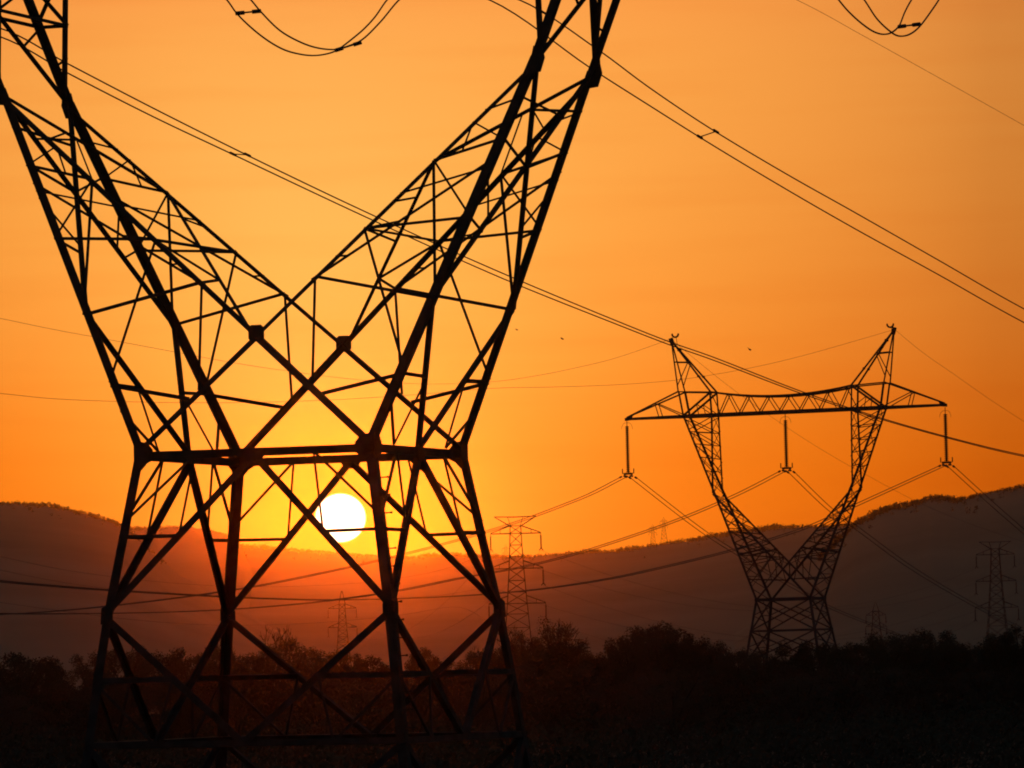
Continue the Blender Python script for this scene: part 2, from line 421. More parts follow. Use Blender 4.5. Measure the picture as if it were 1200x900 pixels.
    def UI(s, f, dz): return E[s, f] + V(-s * .03 * dz, 0, dz)      # inner upper chord
    for s in (-1, 1):
        for f in (-1, 1):
            b = MB(); b.leg(O(s, f, 0), O(s, f, 1.0), .165, V(-s, 0, 0), V(0, -f, 0)); b.build('arm_chord', st, root)
            b = MB(); b.leg(I(s, f, .0), I(s, f, .3034), .118, V(s, 0, .5), V(0, -f, 0)); b.leg(I(s, f, .3034), I(s, f, 1.0), .085, V(s, 0, .5), V(0, -f, 0)); b.build('arm_chord', st, root)
            b = MB(); b.leg(UO(s, f, 0), UO(s, f, TZ - E[s, f].z), .155, V(-s, 0, 0), V(0, -f, 0)); b.build('arm_chord', st, root)
            b = MB(); b.leg(UI(s, f, 0), UI(s, f, TZ - E[s, f].z), .12, V(s, 0, 0), V(0, -f, 0)); b.build('arm_chord', st, root)
            g = MB(); e = E[s, f]
            g.plate([e + V(s * x, 0, z) + V(0, f * .02, 0) for x, z in ((.10, .2), (.14, .0), (.05, -.26), (-.12, -.28), (-.22, -.16), (-.14, .0), (-.08, .24))], V(0, f, 0), .024)
            g.build('gusset_plate', st, root)
        # front and back faces of each arm
        for f in (-1, 1):
            fn = face_normal(W[-1, f], W[1, f], E[1, f], V(0, f, 0)); b = MB(); c = MB()
            for p, q, w in ((O(s, f, .587), I(s, f, .571), .07), (O(s, f, .793), I(s, f, .743), .07), (O(s, f, .375), I(s, f, .449), .078),
                            (I(s, f, .571), O(s, f, .188), .066), (I(s, f, .449), I(-s, f, .158), .066), (O(s, f, .743), I(s, f, .44), .066),
                            (I(s, f, .743), O(s, f, .375), .075), (O(s, f, .18), I(-s, f, .135), .095), (I(s, f, .743), O(s, f, .587), .055)):
                b.angle(p, q, w * .78, fn)
            for p, q in ((I(s, f, .84), O(s, f, .79)), (I(s, f, .87), O(s, f, .90)), (I(s, f, .66), O(s, f, .72)), (I(s, f, .50), lerp(O(s, f, .743), I(s, f, .44), .8)),
                         (I(s, f, .84), lerp(O(s, f, .793), I(s, f, .743), .6)), (I(s, f, .571), lerp(O(s, f, .743), I(s, f, .44), .52))):
                c.angle(p, q, .034, fn)
            # upper part, mostly above the frame
            b.angle(UO(s, f, 1.6), UI(s, f, 1.6), .075, fn); b.angle(UO(s, f, 1.6), UI(s, f, 3.02), .07, fn); b.angle(UI(s, f, 1.6), UO(s, f, 3.02), .07, fn)
            c.angle(UO(s, f, .75), lerp(UI(s, f, .3), UI(s, f, 1.6), .5), .045, fn)
            b.build_split('face_lattice', st, root); c.build_split('thin_lattice', st, root)
        # outer side of each arm: crossed braces, then a K down to the waist
        fn = face_normal(W[s, -1], W[s, 1], E[s, 1], V(s, 0, 0)); b = MB(); c = MB()
        M0 = (W[s, -1] + W[s, 1]) / 2 - Z1 * .04
        xc = lerp(E[s, -1], O(s, 1, .375), 1.612 / (1.612 + 2.15))
        for f in (-1, 1):
            Nf = O(s, f, .375)
            b.angle(E[s, -f], Nf, .092, fn, jit=.02 * f); b.angle(Nf, M0, .105, fn, jit=.012 * f)
            kk = lerp(Nf, M0, .52); br = lambda t: lerp(E[s, -f], Nf, t)
            qt = lerp(W[s, f], W[s, -f], .22)
            b.angle(O(s, f, .18), kk, .07, fn); c.angle(O(s, f, .793), xc, .048, fn); c.angle(O(s, f, .587), br(.71), .045, fn)
            c.angle(O(s, f, .70), br(.67), .036, fn); c.angle(kk, qt, .036, fn); c.angle(O(s, f, .11), qt, .05, fn)
            c.angle(O(s, f, .90), br(.2), .045, fn)
        fu = V(s, 0, -.3).normalized()
        fa = 1 if s < 0 else -1
        b.angle(E[s, fa], UO(s, -fa, 3.0), .12, fu); b.angle(E[s, -fa], UO(s, fa, 4.1), .12, fu)
        b.angle(UO(s, -1, 1.6), UO(s, 1, 1.6), .06, fu); b.angle(UO(s, -1, 3.0), UO(s, 1, 3.0), .08, fu)
        b.angle(UI(s, -1, 1.6), UI(s, 1, 1.6), .06, V(-s, 0, 0)); b.angle(UI(s, -1, 1.6), UI(s, 1, 3.0), .06, V(-s, 0, 0))
        c.angle(UO(s, fa, 1.55), lerp(E[s, fa], UO(s, -fa, 3.0), .36), .045, fu)
        b.build_split('side_lattice', st, root); c.build_split('thin_lattice', st, root)
        # inner (upper) side of each sloping arm
        fn = face_normal(I(s, -1, .3), I(s, 1, .3), I(s, 1, .9), V(-s, 0, 1)); b = MB()
        f0 = -1 if s < 0 else 1
        b.angle(E[s, f0], I(s, -f0, .743), 0.066, fn); b.angle(I(s, -f0, .743), I(s, f0, .325), 0.058, fn)
        l2 = lambda t: lerp(I(s, -f0, .743), I(s, f0, .325), t)
        b.angle(I(s, f0, .571), l2(.66), 0.048, fn); b.angle(I(s, f0, .449), l2(.66), 0.047, fn)
        b.angle(I(s, -1, .571), I(s, 1, .571), 0.051, fn); b.angle(l2(.2), I(s, -f0, .64), 0.035, fn); b.angle(l2(.45), I(s, -f0, .571), 0.039, fn)
        b.angle(I(s, f0, .743), lerp(E[s, f0], I(s, -f0, .743), .45), 0.039, fn); b.angle(I(s, f0, .86), lerp(E[s, f0], I(s, -f0, .743), .4), 0.035, fn)
        b.build_split('side_lattice', st, root)
    # plates where the inner chords cross in each face
    for f in (-1, 1):
        p = I(-1, f, .0); ca = None
        tt = 2.439 / (2.439 + 5.599); pc = lerp(W[1, f], E[-1, f], tt)
        g = MB(); g.plate([pc + V(x, f * .015, z) for x, z in ((-.16, .1), (-.1, .16), (.1, .16), (.16, .1), (.16, -.1), (.1, -.16), (-.1, -.16), (-.16, -.1))], V(0, f, 0), .022)
        g.build('gusset_plate', st, root)
        for s in (-1, 1):                                           # where an inner chord passes the other arm's outer chord
            pass
    # crossarm box truss and earth-wire peaks, above the frame
    cz0, cz1 = TZ, TZ + 1.7
    b = MB(); xs_ = [-12.2, -10.2, -8.0, -5.5, -3.6, -1.8, 0, 1.8, 3.6, 5.4, 8.0, 10.2, 12.2]
    def lo(x, f): return V(x, f * (1.6 if abs(x) < 8.1 else max(.1, 1.6 * (12.4 - abs(x)) / 4.4)), cz0)
    def hi(x, f): return V(x, f * (1.5 if abs(x) < 8.1 else max(.1, 1.5 * (12.4 - abs(x)) / 4.4)), cz1 if abs(x) < 8.1 else cz0 + .1 + 1.6 * (12.3 - abs(x)) / 4.3)
    for f in (-1, 1):
        n = V(0, f, 0)
        for i in range(len(xs_) - 1):
            b.angle(lo(xs_[i], f), lo(xs_[i + 1], f), .13, n); b.angle(hi(xs_[i], f), hi(xs_[i + 1], f), .11, n)
            p, q = (lo, hi) if i % 2 == 0 else (hi, lo)
            b.angle(p(xs_[i], f), q(xs_[i + 1], f), .07, n); b.angle(lo(xs_[i], f), hi(xs_[i], f), .06, n)
    for i in range(len(xs_) - 1):
        b.angle(lo(xs_[i], -1), lo(xs_[i + 1], 1), .06, V(0, 0, -1)); b.angle(lo(xs_[i], -1), lo(xs_[i], 1), .06, V(0, 0, -1)); b.angle(hi(xs_[i], -1), hi(xs_[i], 1), .06, Z1)
    b.build('crossarm', st, root)
    for s in (-1, 1):
        b = MB(); tip = V(s * 8.8, 0, cz1 + 4.2)
        for f in (-1, 1):
            b.angle(hi(s * 8.0, f), tip, .1, V(s, 0, 0)); b.angle(hi(s * 5.4, f), tip, .1, V(0, f, 0))
            b.angle(lerp(hi(s * 8.0, f), tip, .5), lerp(hi(s * 5.4, f), tip, .5), .06, V(0, f, 0))
        b.build('earth_wire_peak', st, root)
    # tension insulator strings, fore and aft of each phase
    for x in (-11.9, 0, 11.9):
        for f in (-1, 1):
            b = MB(); p0 = lo(x, f) - Z1 * .08; p1 = V(x, f * 6.5, cz0 - 1.5); n_ = 24
            b.rod(p0, p1, .025)
            for k in range(n_):
                c = lerp(p0, p1, .1 + .8 * k / n_); d = (p1 - p0).normalized(); b.rod(c, c + d * .07, .14, 10, .05)
            b.build('insulator_string', M['porcelain'], root)
    return root
NEAR = near_tower()
def near_local(p): return Matrix.Translation((NEAR_X, NEAR_Y, 0)) @ Matrix.Rotation(-NEAR_TH, 4, 'Z') @ p

# ------------------------------------------------------------------ second tower (suspension type), standing in the trees
FAR_X, FAR_Y, FAR_TH = 20.206, 421.0, R(18.149)
def second_tower():
    G = EYE; lean = -.0059
    root = empty('transmission_tower', (FAR_X - lean * (4.65 + G), FAR_Y, 0), (0, lean, -FAR_TH))
    tag(root, 'whole dark waisted lattice tower with two horns on its crossarm, standing among trees', 'pylon', 'pylons of the high-voltage lines')
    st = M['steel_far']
    def ring(hx, hy, z): return {(sx, sy): V(sx * hx, sy * hy, z + G) for sx in (-1, 1) for sy in (-1, 1)}
    W, E, OB, OT, IB, IT = ring(2.12, 2.08, 4.65), ring(5.29, 1.36, 12.67), ring(7.62, .9, 18.5), ring(7.93, .9, 20.33), ring(5.3, .95, 18.5), ring(5.38, .95, 20.2)
    B1, B2, B3, F0 = ring(2.5, 2.48, 2.35), ring(2.9, 2.88, -.05), ring(3.3, 3.28, -2.3), ring(3.68, 3.66, -4.6)
    Z1 = V(0, 0, 1)
    for k in W:
        b = MB(); u, v = V(-k[0], 0, 0), V(0, -k[1], 0)
        for p, q in ((W, B1), (B1, B2), (B2, B3), (B3, F0)): b.leg(p[k], q[k], .17, u, v)
        b.build('leg', st, root)
        b = MB(); b.leg(W[k], E[k], .16, u, v); b.build('arm_chord', st, root)
        b = MB(); b.leg(W[-k[0], k[1]], E[k], .14, V(k[0], 0, .5), v); b.build('arm_chord', st, root)
        b = MB(); b.leg(E[k], OB[k], .15, u, v); b.leg(OB[k], OT[k], .14, u, v); b.build('arm_chord', st, root)
        b = MB(); b.leg(E[k], IB[k], .12, -u, v); b.leg(IB[k], IT[k], .12, -u, v); b.build('arm_chord', st, root)
    faces = [((-1, -1), (1, -1), V(0, -1, 0)), ((-1, 1), (1, 1), V(0, 1, 0)), ((-1, -1), (-1, 1), V(-1, 0, 0)), ((1, -1), (1, 1), V(1, 0, 0))]
    for a, c, n in faces:
        b = MB(); b.box_beam(W[a], W[c], .12, .2, Z1); b.build('waist_beam', st, root)
        b = MB()
        for p, q in ((W, B1), (B1, B2), (B2, B3), (B3, F0)):
            b.angle(p[a], q[c], 0.104, n, jit=.02); b.angle(p[c], q[a], 0.104, n, jit=-.02)
            b.angle(q[a], q[c], .12 if q is B1 else .08, n, jit=0)
            x = (p[a] + q[c]) / 2; x = lerp(p[a], q[c], p[c].x - p[a].x and (p[c] - p[a]).length / ((p[c] - p[a]).length + (q[c] - q[a]).length))
            h1, h2 = lerp(p[a], q[a], .5), lerp(p[c], q[c], .5)
            b.angle(h1, lerp(p[a], x, .55), 0.061, n); b.angle(h2, lerp(p[c], x, .55), 0.061, n)
            b.angle(h1, lerp(q[a], x, .5), 0.055, n); b.angle(h2, lerp(q[c], x, .5), 0.055, n)
        b.build_split('body_lattice', st, root)
    O = lambda s, f, t: lerp(W[s, f], E[s, f], t)
    I = lambda s, f, t: lerp(W[-s, f], E[s, f], t)
    for s in (-1, 1):
        for f in (-1, 1):
            fn = V(0, f, 0); b = MB()
            ts = [.42, .53, .64, .75, .86, .95]
            for i, t0 in enumerate(ts):
                if i % 2: b.angle(I(s, f, t0), O(s, f, t0 - .06), 0.073, fn)
                b.angle(O(s, f, t0), I(s, f, min(.98, t0 + (.07 if i % 2 else -.03))), 0.067, fn)
                if i < 5: b.angle(I(s, f, t0), O(s, f, ts[i + 1]), 0.061, fn)
            b.angle(O(s, f, .42), I(s, f, .47), 0.134, fn); b.angle(I(s, f, .47), O(s, f, .24), 0.079, fn); b.angle(I(s, f, .47), I(-s, f, .17), 0.061, fn)
            b.angle(I(s, f, .40), O(s, f, .14), 0.061, fn)
            b.angle(O(s, f, .19), I(-s, f, .18), 0.085, fn); b.angle(I(s, f, .36), I(-s, f, .22), 0.067, fn)
            b.angle(I(s, f, .39), O(s, f, .34), 0.061, fn)
            # upright part between elbow and crossarm
            u = lambda t: lerp(E[s, f], OB[s, f], t); v = lambda t: lerp(E[s, f], IB[s, f], t)
            for i, t0 in enumerate((.3, .47, .64, .80)):
                b.angle(u(t0), v(t0 - .03), 0.067, fn); b.angle(v(t0 - .03), u(t0 + .17), 0.061, fn)
            b.angle(u(.82), v(.98), 0.061, fn)
            b.angle(OB[s, f], IT[s, f], 0.146, fn); b.angle(lerp(OB[s, f], IT[s, f], .5), lerp(OB[s, f], IB[s, f], .55), 0.061, fn)
            b.angle(lerp(OB[s, f], IT[s, f], .5), IB[s, f], 0.061, fn)
            b.build_split('face_lattice', st, root)
        b = MB(); fn = V(s, 0, 0)
        seq = [O(s, (-1) ** i, i / 9) for i in range(10)]
        for p, q in zip(seq, seq[1:]): b.angle(p, q, 0.067, fn)
        seq = [O(s, -(-1) ** i, i / 9) for i in range(10)]
        for p, q in zip(seq, seq[1:]): b.angle(p, q, 0.067, fn)
        for t0 in (.22, .33, .44, .67, .88): b.angle(O(s, -1, t0), O(s, 1, t0), 0.061, fn)
        for chord, m in ((lambda f, t: lerp(E[s, f], OB[s, f], t), 6), (lambda f, t: lerp(E[s, f], IB[s, f], t), 5)):
            for g in (1, -1):
                seq = [chord(g * (-1) ** i, i / m) for i in range(m + 1)]
                for p, q in zip(seq, seq[1:]): b.angle(p, q, 0.061, fn)
        fn = V(-s, 0, 1).normalized()
        for g in (1, -1):
            seq = [I(s, g * (-1) ** i, .3 + .7 * i / 7) for i in range(8)]
            for p, q in zip(seq, seq[1:]): b.angle(p, q, 0.061, fn)
        b.build_split('side_lattice', st, root)
    # bridge between the columns and the two tapering ends
    b = MB(); sag = .28
    top = lambda x, f: V(x, f * .95, 20.2 + G - .5 * (1 - (x / 5.38) ** 2))
    bot = lambda x, f: V(x, f * .95, 18.5 + G)
    for f in (-1, 1):
        n = V(0, f, 0); m = 14
        xx = [-5.38 + 10.76 * i / m for i in range(m + 1)]
        for i in range(m):
            b.angle(top(xx[i], f), top(xx[i + 1], f), 0.146, n)
            p, q = (bot, top) if (i + (f > 0)) % 2 else (top, bot)
            b.angle(p(xx[i], f), q(xx[i + 1], f), 0.067, n)
        b.angle(bot(-7.62, f), bot(7.62, f), 0.232, n)
    xx = [-5.38 + 10.76 * i / 8 for i in range(9)]
    for i in range(9):
        b.angle(bot(xx[i], -1), bot(xx[i], 1), 0.073, -Z1); b.angle(top(xx[i], -1), top(xx[i], 1), 0.061, Z1)
        if i < 8: b.angle(bot(xx[i], -1), bot(xx[i + 1], 1), 0.061, -Z1); b.angle(top(xx[i], 1), top(xx[i + 1], -1), 0.061, Z1)
    b.build('bridge_truss', st, root)
    for s in (-1, 1):
        b = MB(); tip = V(s * 12.22, 0, 18.5 + G)
        for f in (-1, 1):
            n = V(0, f, 0)
            b.angle(OB[s, f], tip, 0.195, n); b.angle(OT[s, f], tip + Z1 * .12, 0.122, n)
            b.angle(IT[s, f], OT[s, f], 0.091, n)
            pm, qm = lerp(OT[s, f], tip + Z1 * .12, .45), lerp(OB[s, f], tip, .42)
            b.angle(pm, qm, 0.073, n); b.angle(pm, OB[s, f], 0.073, n)
        b.plate([tip + V(x * s, 0, z) for x, z in ((-.5, .3), (.15, .08), (.15, -.14), (-.3, -.1))], V(0, 1, 0), .14)
        b.build('crossarm_end', st, root)
        b = MB(); pk = V(s * 8.61, 0, 24.27 + G)
        for f in (-1, 1):
            n = V(0, f, 0)
            b.angle(OT[s, f], pk, 0.134, V(s, 0, 0)); b.angle(IT[s, f], pk, 0.122, n)
            q1, q2 = lerp(OT[s, f], pk, .57), lerp(IT[s, f], pk, .57)
            b.angle(q1, q2, 0.098, n); b.angle(q2, lerp(OT[s, f], pk, .1), 0.073, n)
            for t0 in (.3, .8): b.rod(lerp(IT[s, f], pk, t0) - V(0, .08, 0), lerp(IT[s, f], pk, t0) + V(0, .08, 0), .1, 8)
        b.box_beam(pk - V(.16 * s, 0, .4), pk + V(.0 * s, 0, .12), .2, .3, V(1, 0, 0))
        b.build('earth_wire_peak', st, root)
        b = MB(); c0 = pk + V(-.25 if s > 0 else .45, -.3, .25)     # curled earth-wire fitting
        if s < 0: c0 = pk + V(.45, -.3, .3)
        pts = [c0 + V(math.cos(a) * .24, 0, math.sin(a) * .24 + .1) for a in [R(170 + 200 * i / 10) for i in range(11)]]
        b.tube(pts, .075, 6); b.rod(c0 + V(.06, 0, -.12), c0 + V(.1, .2, -.75), .022); b.build('earth_wire_clamp', st, root)
    return root
SECOND = second_tower()
FM = Matrix.Translation((FAR_X, FAR_Y, 0)) @ Matrix.Rotation(-FAR_TH, 4, 'Z')
lean2 = -.0059
def far_local(x, y, z):
    p = FM @ V(x, y, z); p.x += lean2 * (z - 4.65 - EYE); return p
def insulator(x, label):
    top_ = far_local(x, 0, 18.5 + EYE - .1); root = empty('insulator_string', top_, (0, 0, -FAR_TH))
    tag(root, label, 'insulator', 'suspension insulator strings of the second tower')
    b = MB(); b.rod(V(0, 0, 0), V(0, 0, -.55), .03); b.build('hanger_rod', M['steel_far'], root)
    b = MB()
    for k in range(24):
        z = -.5 - k * .145; b.rod(V(0, 0, z), V(0, 0, z - .09), .08, 10, .19); b.rod(V(0, 0, z - .09), V(0, 0, z - .145), .07, 8)
    b.build('disc_stack', M['porcelain'], root)
    b = MB()
    for f in (-1, 1):
        b.tube([V(f * (.1 + .32 * math.sin(a)), 0, -.25 - .45 * (1 - math.cos(a))) for a in [R(8 * i) for i in range(13)]], .014, 5)
    b.rod(V(-.12, 0, -.25), V(.12, 0, -.25), .014)
    b.build('arcing_horn', M['steel_far'], root)
    b = MB(); zb = -4.0
    b.box_beam(V(-.36, 0, zb - .06), V(.36, 0, zb - .06), .09, .14, V(0, 0, 1))
    for sx in (-1, 1):
        b.rod(V(sx * .12, 0, zb + .02), V(sx * .3, 0, zb - .2), .05); b.box_beam(V(sx * .24, -.32, zb - .24), V(sx * .24, .32, zb - .24), .1, .12, V(0, 0, 1))
        b.rod(V(sx * .44, 0, zb - .05), V(sx * .44, 0, zb + .32), .045)
        for f in (-1, 1): b.rod(V(sx * .235, f * 1.0, zb - .30), V(sx * .235, f * 1.35, zb - .36), .075, 8)
    b.build('yoke_clamp', M['steel_far'], root)
    return root
INS = [insulator(-12.22, 'insulator string hanging from the left tip of the far waisted tower'),
       insulator(0.05, 'insulator string hanging from the middle of the crossarm inside the far waisted tower'),
       insulator(12.22, 'insulator string hanging from the right tip of the far waisted tower')]

# ------------------------------------------------------------------ conductors
def on_line(px, py, P0, d):
    """point of the vertical plane through the plan line P0 + t d that is seen at px, py"""
    r_ = ray(px, py); k = r_.x / r_.y
    t_ = (k * P0[1] - P0[0]) / (d[0] - k * d[1]); Y = P0[1] + t_ * d[1]
    return at(px, py, Y)
def cable_run(name, label, group, strands, m=None, radius=.021, spacers=(), cat='power line', n=8):
    """strands: lists of points. One thing; each strand a part."""
    if len(strands) == 1:
        b = MB(); b.tube(spline(strands[0], n), radius); return tag(b.build(name, m or M['wire']), label, cat, group)
    root = empty(name, strands[0][len(strands[0]) // 2]); tag(root, label, cat, group)
    inv = -Vector(root.location)
    cur = []
    for st_ in strands:
        pts = [p + inv for p in spline(st_, n)]; cur.append(pts)
        b = MB(); b.tube(pts, radius); b.build('cable', m or M['wire'], root)
    for (a0, a1), (b0, b1), Pa, Pb, d_ in spacers:
        p, q = on_line(a0, a1, Pa, d_) + inv, on_line(b0, b1, Pb, d_) + inv
        b = MB(); b.rod(p, q, .014)
        for c, tr_ in ((p, cur[1]), (q, cur[0])):
            k = min(range(len(tr_) - 1), key=lambda i: (tr_[i] - c).length); e = (tr_[k + 1] - tr_[k]).normalized()
            b.rod(c - e * .16, c + e * .16, .034, 8)
        b.build('spacer', M['steel_far'], root)
    return root
l1 = V(math.sin(NEAR_TH), math.cos(NEAR_TH), 0); t1 = V(math.cos(NEAR_TH), -math.sin(NEAR_TH), 0)
l2 = V(math.sin(FAR_TH), math.cos(FAR_TH), 0); t2 = V(math.cos(FAR_TH), -math.sin(FAR_TH), 0)
TW = .215
def near_pt(x): return V(NEAR_X, NEAR_Y, 0) + t1 * x
# the near tower's own phases running away to the right
def run_from_near(x, upper, lower, far_px):
    out_ = []
    for off, lst in ((TW, upper), (-TW, lower)):
        P0 = near_pt(x) + t1 * off
        pts = [P0 + l1 * 6.6 + V(0, 0, 15.7 + EYE - 1.55)] + [on_line(a, b, P0, l1) for a, b in lst]
        # carry the curve on beyond the frame
        e = pts[-1] - pts[-2]; e.normalize(); L_ = 0
        q = pts[-1].copy()
        for k in range(7):
            e = (e + V(0, 0, .016)).normalized(); q = q + e * 38; pts.append(q.copy())
        out_.append(pts)
    return out_
W1u = [(0, 33), (80, 75), (180, 127), (290, 182), (400, 235), (500, 281), (600, 325), (720, 375), (783, 400), (833, 417.5), (940, 459), (1033, 490), (1120, 514.5), (1200, 533.5)]
W1l = [(0, 43), (82, 87), (180, 137), (273, 181), (400, 241), (500, 287), (600, 331), (720, 379), (783, 403.5), (833, 421), (940, 461.5), (1033, 491.5), (1120, 515.8), (1200, 535)]
cable_run('conductor_bundle', 'twin conductor crossing the whole sky from upper left, in front of the second tower', 'twin conductors of the near tower',
          run_from_near(-11.9, W1u, W1l, 1200), radius=.017, spacers=[((273, 180.5), (290, 181.5), near_pt(-11.9 - TW), near_pt(-11.9 + TW), l1)])
W2u = [(609, 0), (699, 57), (760, 102), (830, 149), (920, 203), (1000, 248), (1100, 305), (1200, 362)]
W2l = [(574, 0), (691, 79), (760, 123), (830, 167), (920, 221), (1000, 267), (1100, 322), (1200, 378)]
cable_run('conductor_bundle', 'twin conductor descending across the upper right sky behind the near tower\'s right arm', 'twin conductors of the near tower',
          run_from_near(0, W2u, W2l, 1200), radius=.016, spacers=[((820, 160.5), (839, 154), near_pt(-TW), near_pt(TW), l1)])
P0 = near_pt(-8.8)
ew = [near_pt(-8.8) + V(0, 0, 15.7 + EYE + 5.9)] + [on_line(a, b, P0, l1) for a, b in ((930, -2), (1010, 41), (1100, 91), (1200, 147), (1300, 203), (1400, 258), (1500, 311), (1600, 362))]
cable_run('earth_wire', 'single thin wire cutting the top right corner of the sky', 'earth wires', [ew], radius=.007)
# jumper loops hanging under the near crossarm
def jumper(x, la, lb, sp, label):
    ss = []
    for off, lst in ((-TW, la), (TW, lb)):
        Pn = near_pt(x) + t1 * off; pts = [on_line(a, b, Pn, l1) for a, b in lst]
        zt = 15.7 + EYE - 1.55
        pts = [Pn - l1 * 6.6 + V(0, 0, zt)] + pts + [Pn + l1 * 6.6 + V(0, 0, zt)]; ss.append(pts)
    r_ = cable_run('jumper_loop', label, 'jumper loops of the near tower', ss, radius=.017, n=10, cat='cable loop')
    inv = -Vector(r_.location)
    for (ax, ay), (bx, by) in sp:
        p, q = on_line(ax, ay, near_pt(x) - t1 * TW, l1) + inv, on_line(bx, by, near_pt(x) + t1 * TW, l1) + inv
        b = MB(); b.rod(p, q, .017); e = (q - p).normalized()
        b.rod(p - e * .03, p + e * .14, .04, 8); b.rod(q - e * .14, q + e * .03, .04, 8); b.build('spacer', M['steel_far'], r_)
z6 = lambda x, y: (240 + x / 4.615, y / 4.615)
J1a = [z6(*p) for p in ((120, 0), (175, 75), (300, 190), (420, 265), (520, 294), (600, 300), (680, 286), (720, 268), (800, 208), (860, 157), (920, 92), (985, 0))]
J1b = [z6(*p) for p in ((250, 0), (300, 60), (400, 160), (500, 220), (600, 257), (710, 267), (780, 247), (850, 215), (950, 118), (1050, 0))]
jumper(0, J1a, J1b, [(z6(175, 72), z6(295, 60)), (z6(712, 271), z6(840, 231))], 'twin jumper loop hanging into the top of the picture between the near tower\'s arms')
z5 = lambda x, y: (960 + x / 5, y / 5)
J2a = [z5(*p) for p in ((115, 0), (200, 95), (290, 168), (335, 192), (380, 201), (425, 190), (470, 148), (500, 75), (540, 0))]
J2b = [z5(*p) for p in ((265, 0), (340, 112), (425, 191), (455, 208), (482, 212), (520, 205), (560, 182), (600, 142), (660, 60), (700, 0))]
jumper(11.6, J2a, J2b, [(z5(472, 156), z5(582, 142))], 'twin jumper loop hanging into the top right corner of the picture')

# the second tower's phases, fore and aft of each insulator
ztw = 18.5 + EYE - .1 - 4.28
def run_second(x, lst, direction, label, name='conductor_bundle', tail=None):
    ss = []
    for off in (-.235, .235):
        P0 = V(FAR_X, FAR_Y, 0) + t2 * (x + off) ; P0.x += lean2 * 9
        pts = [V(P0.x, P0.y, ztw) + l2 * (1.0 * direction)]
        ref = V(FAR_X, FAR_Y, 0) + t2 * x; ref.x += lean2 * 9
        for a, b in lst:
            q = on_line(a, b, ref, l2); pts.append(q + t2 * off)
        e = (pts[-1] - pts[-2]).normalized(); q = pts[-1].copy()
        for k in range(3):
            e = (e + V(0, 0, .015)).normalized(); q = q + e * 18; pts.append(q.copy())
        ss.append(pts)
    return cable_run(name, label, 'twin conductors of the second tower', ss, radius=.027)
run_second(-12.22, [(692, 579), (660, 592), (620, 607), (580, 620), (540, 632), (447, 656), (380, 671), (300, 687), (220, 699), (120, 711), (60, 716.5), (0, 720)], -1,
           'twin conductor sagging left from the left insulator of the second tower, passing behind the sun')
run_second(0.05, [(867, 578), (800, 607), (720, 635), (660, 653), (600, 667), (540, 677.5), (468, 692), (380, 704.5), (300, 712), (220, 716.5), (140, 718.5), (60, 719.3), (0, 719)], -1,
           'twin conductor sagging left from the middle insulator, lowest of the lines at the left edge')
run_second(12.22, [(1003, 592), (953, 615), (883, 638), (797, 660), (720, 677), (640, 689.5), (560, 697), (468, 701.5), (380, 703), (300, 701), (220, 697), (120, 691), (60, 686.5), (0, 681)], -1,
           'twin conductor sagging left from the right insulator, uppermost across the left hill')
run_second(-12.22, [(800, 605), (830, 627), (863, 648), (893, 667), (941, 694), (967, 709), (1040, 739)], 1, 'twin conductor descending right from the left insulator behind the second tower\'s body')
run_second(0.05, [(973, 597), (1003, 618), (1053, 655), (1077, 671), (1110, 691), (1151, 714), (1185, 731)], 1, 'twin conductor descending right from the middle insulator to the trees at the right edge')
run_second(12.22, [(1140, 570), (1170, 597), (1200, 623), (1230, 648)], 1, 'twin conductor descending right from the right insulator off the right edge')
def earth(x, lst, direction, label):
    P0 = V(FAR_X, FAR_Y, 0) + t2 * x; P0.x += lean2 * 19
    pts = [V(P0.x, P0.y, 24.27 + EYE)] + [on_line(a, b, P0, l2) for a, b in lst]
    e = (pts[-1] - pts[-2]).normalized(); pts.append(pts[-1] + e * 30)
    cable_run('earth_wire', label, 'earth wires', [pts], radius=.011)
earth(-8.61, [(720, 420), (675, 431), (630, 440), (580, 447), (500, 450), (420, 445), (335, 434.5), (270, 424.5), (197, 411), (130, 398.5), (60, 385.5), (0, 373)], -1, 'faint earth wire sagging left from the left horn of the second tower')
earth(8.61, [(940, 417), (885, 430), (830, 440), (787, 446), (720, 451), (650, 453.5), (580, 455), (480, 463), (400, 468), (320, 471), (235, 472), (140, 470.5), (60, 467), (0, 461)], -1, 'faint earth wire sagging left from the right horn of the second tower')
earth(-8.61, [(860, 457), (933, 508), (980, 537), (1018, 558), (1077, 589), (1140, 615), (1200, 635)], 1, 'faint earth wire descending right from the left horn of the second tower')
earth(8.61, [(1080, 412), (1120, 440), (1160, 468), (1200, 494)], 1, 'faint earth wire descending right from the right horn of the second tower')

